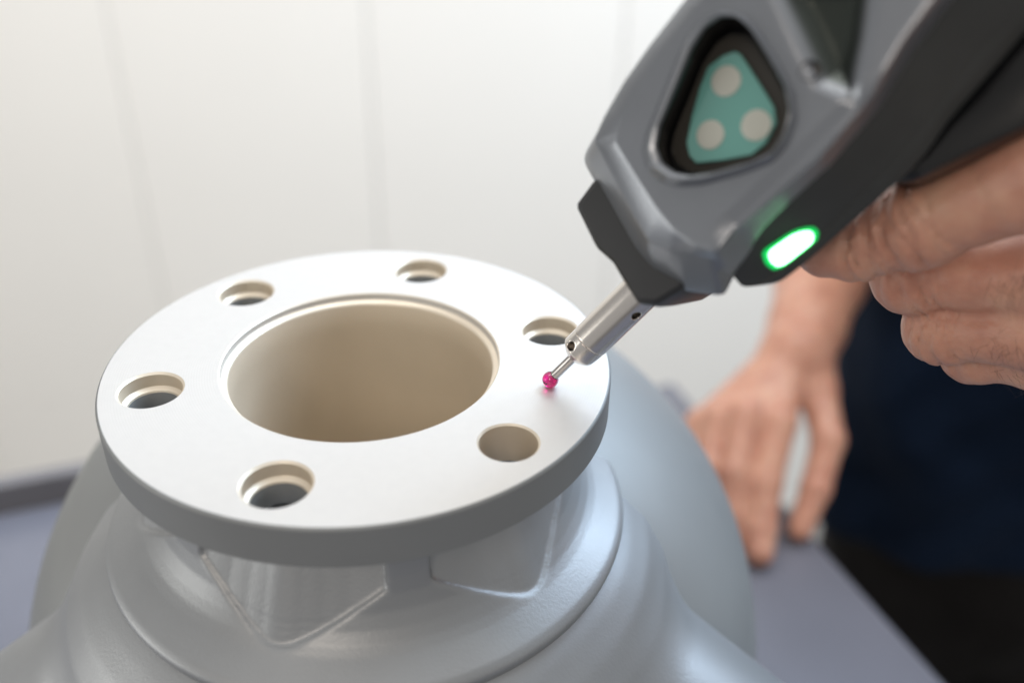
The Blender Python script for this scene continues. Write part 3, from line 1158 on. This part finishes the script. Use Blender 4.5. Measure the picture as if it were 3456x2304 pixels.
def trousers_f(X, Y, Z):
    q = chain(X, Y, Z, [(556, 530, -420), (556, 535, -560)], [128, 132], 40)
    for sx in (-1, 1):
        leg = chain(X, Y, Z, [(556 + sx * 70, 528, -480), (556 + sx * 88, 500, -780), (556 + sx * 92, 530, -1130)], [104, 84, 66], 30)
        q = smin(q, leg, 30)
    q = q + 4 * np.sin(X * 0.05 + Z * 0.03) * np.sin(Y * 0.04 - Z * 0.02)
    return np.maximum(q, -(Z + 1175))


v, q = sdf_geom(trousers_f, (330, 340, -1200), (790, 720, -380), 9.0)
pmesh('trousers', v * 0.001, q, 'charcoal_cloth')
for sx in (-1, 1):
    def shoe(X, Y, Z):
        q = chain(X, Y, Z, [(556 + sx * 94, 560, -1160), (556 + sx * 98, 470, -1165), (556 + sx * 102, 390, -1172)], [42, 44, 36], 20)
        return smax(q, -(Z + 1199.5), 4)
    v, q = sdf_geom(shoe, (556 + sx * 98 - 70, 330, -1206), (556 + sx * 98 + 70, 620, -1100), 7.0)
    pmesh('shoe', v * 0.001, q, 'gloss_black')

# ---- hairs on the fingers of the left hand
bvh = BVHTree.FromPolygons([Vector(p) for p in (bodyv[0] * 0.001).tolist()], bodyq[0].tolist())
hv, hf = [], []
rnd = random.Random(3)


def hair_patch(P0, P1, spread, n, length):
    for _ in range(n):
        t = rnd.random()
        base = Vector(P0).lerp(Vector(P1), t) * 0.001
        base += Vector((rnd.gauss(0, 1), rnd.gauss(0, 1), rnd.gauss(0, 1))) * spread * 0.001
        d = (base - cam.location).normalized()
        hit, nrm, i, dist = bvh.ray_cast(cam.location, d)
        if hit is None:
            continue
        tang = Vector((0.62, 0.1, -0.75)) + Vector((rnd.gauss(0, .6), rnd.gauss(0, .6), rnd.gauss(0, .6)))
        tang = (tang - nrm * tang.dot(nrm)).normalized()
        ln_ = length * rnd.uniform(0.6, 1.3) * 0.001
        pts = []
        for k in range(5):
            u = k / 4
            pts.append(hit + tang * ln_ * u + nrm * ln_ * (0.35 * u - 0.28 * u * u) + Vector((0, 0, -1)) * ln_ * 0.2 * u * u)
        s = len(hv)
        side = tang.cross(nrm).normalized()
        for k, p in enumerate(pts):
            r = 0.000032 * (1 - 0.85 * k / 4)
            for a in range(3):
                an = 2.094 * a
                hv.append(tuple(p + (side * math.cos(an) + nrm * math.sin(an)) * r))
        for k in range(4):
            for a in range(3):
                b = (a + 1) % 3
                hf.append((s + k * 3 + a, s + k * 3 + b, s + k * 3 + 3 + b, s + k * 3 + 3 + a))


hair_patch((172, -20, 40), (182, -26, 40), 3.0, 60, 6)
hair_patch((176, -22, 18), (190, -30, 20), 3.2, 90, 6)
hair_patch((192, -24, 8), (200, -30, 8), 2.5, 50, 7)
h = pmesh('finger_hair', np.array(hv), np.array(hf), 'hair_brown')
h['kind'] = 'stuff'
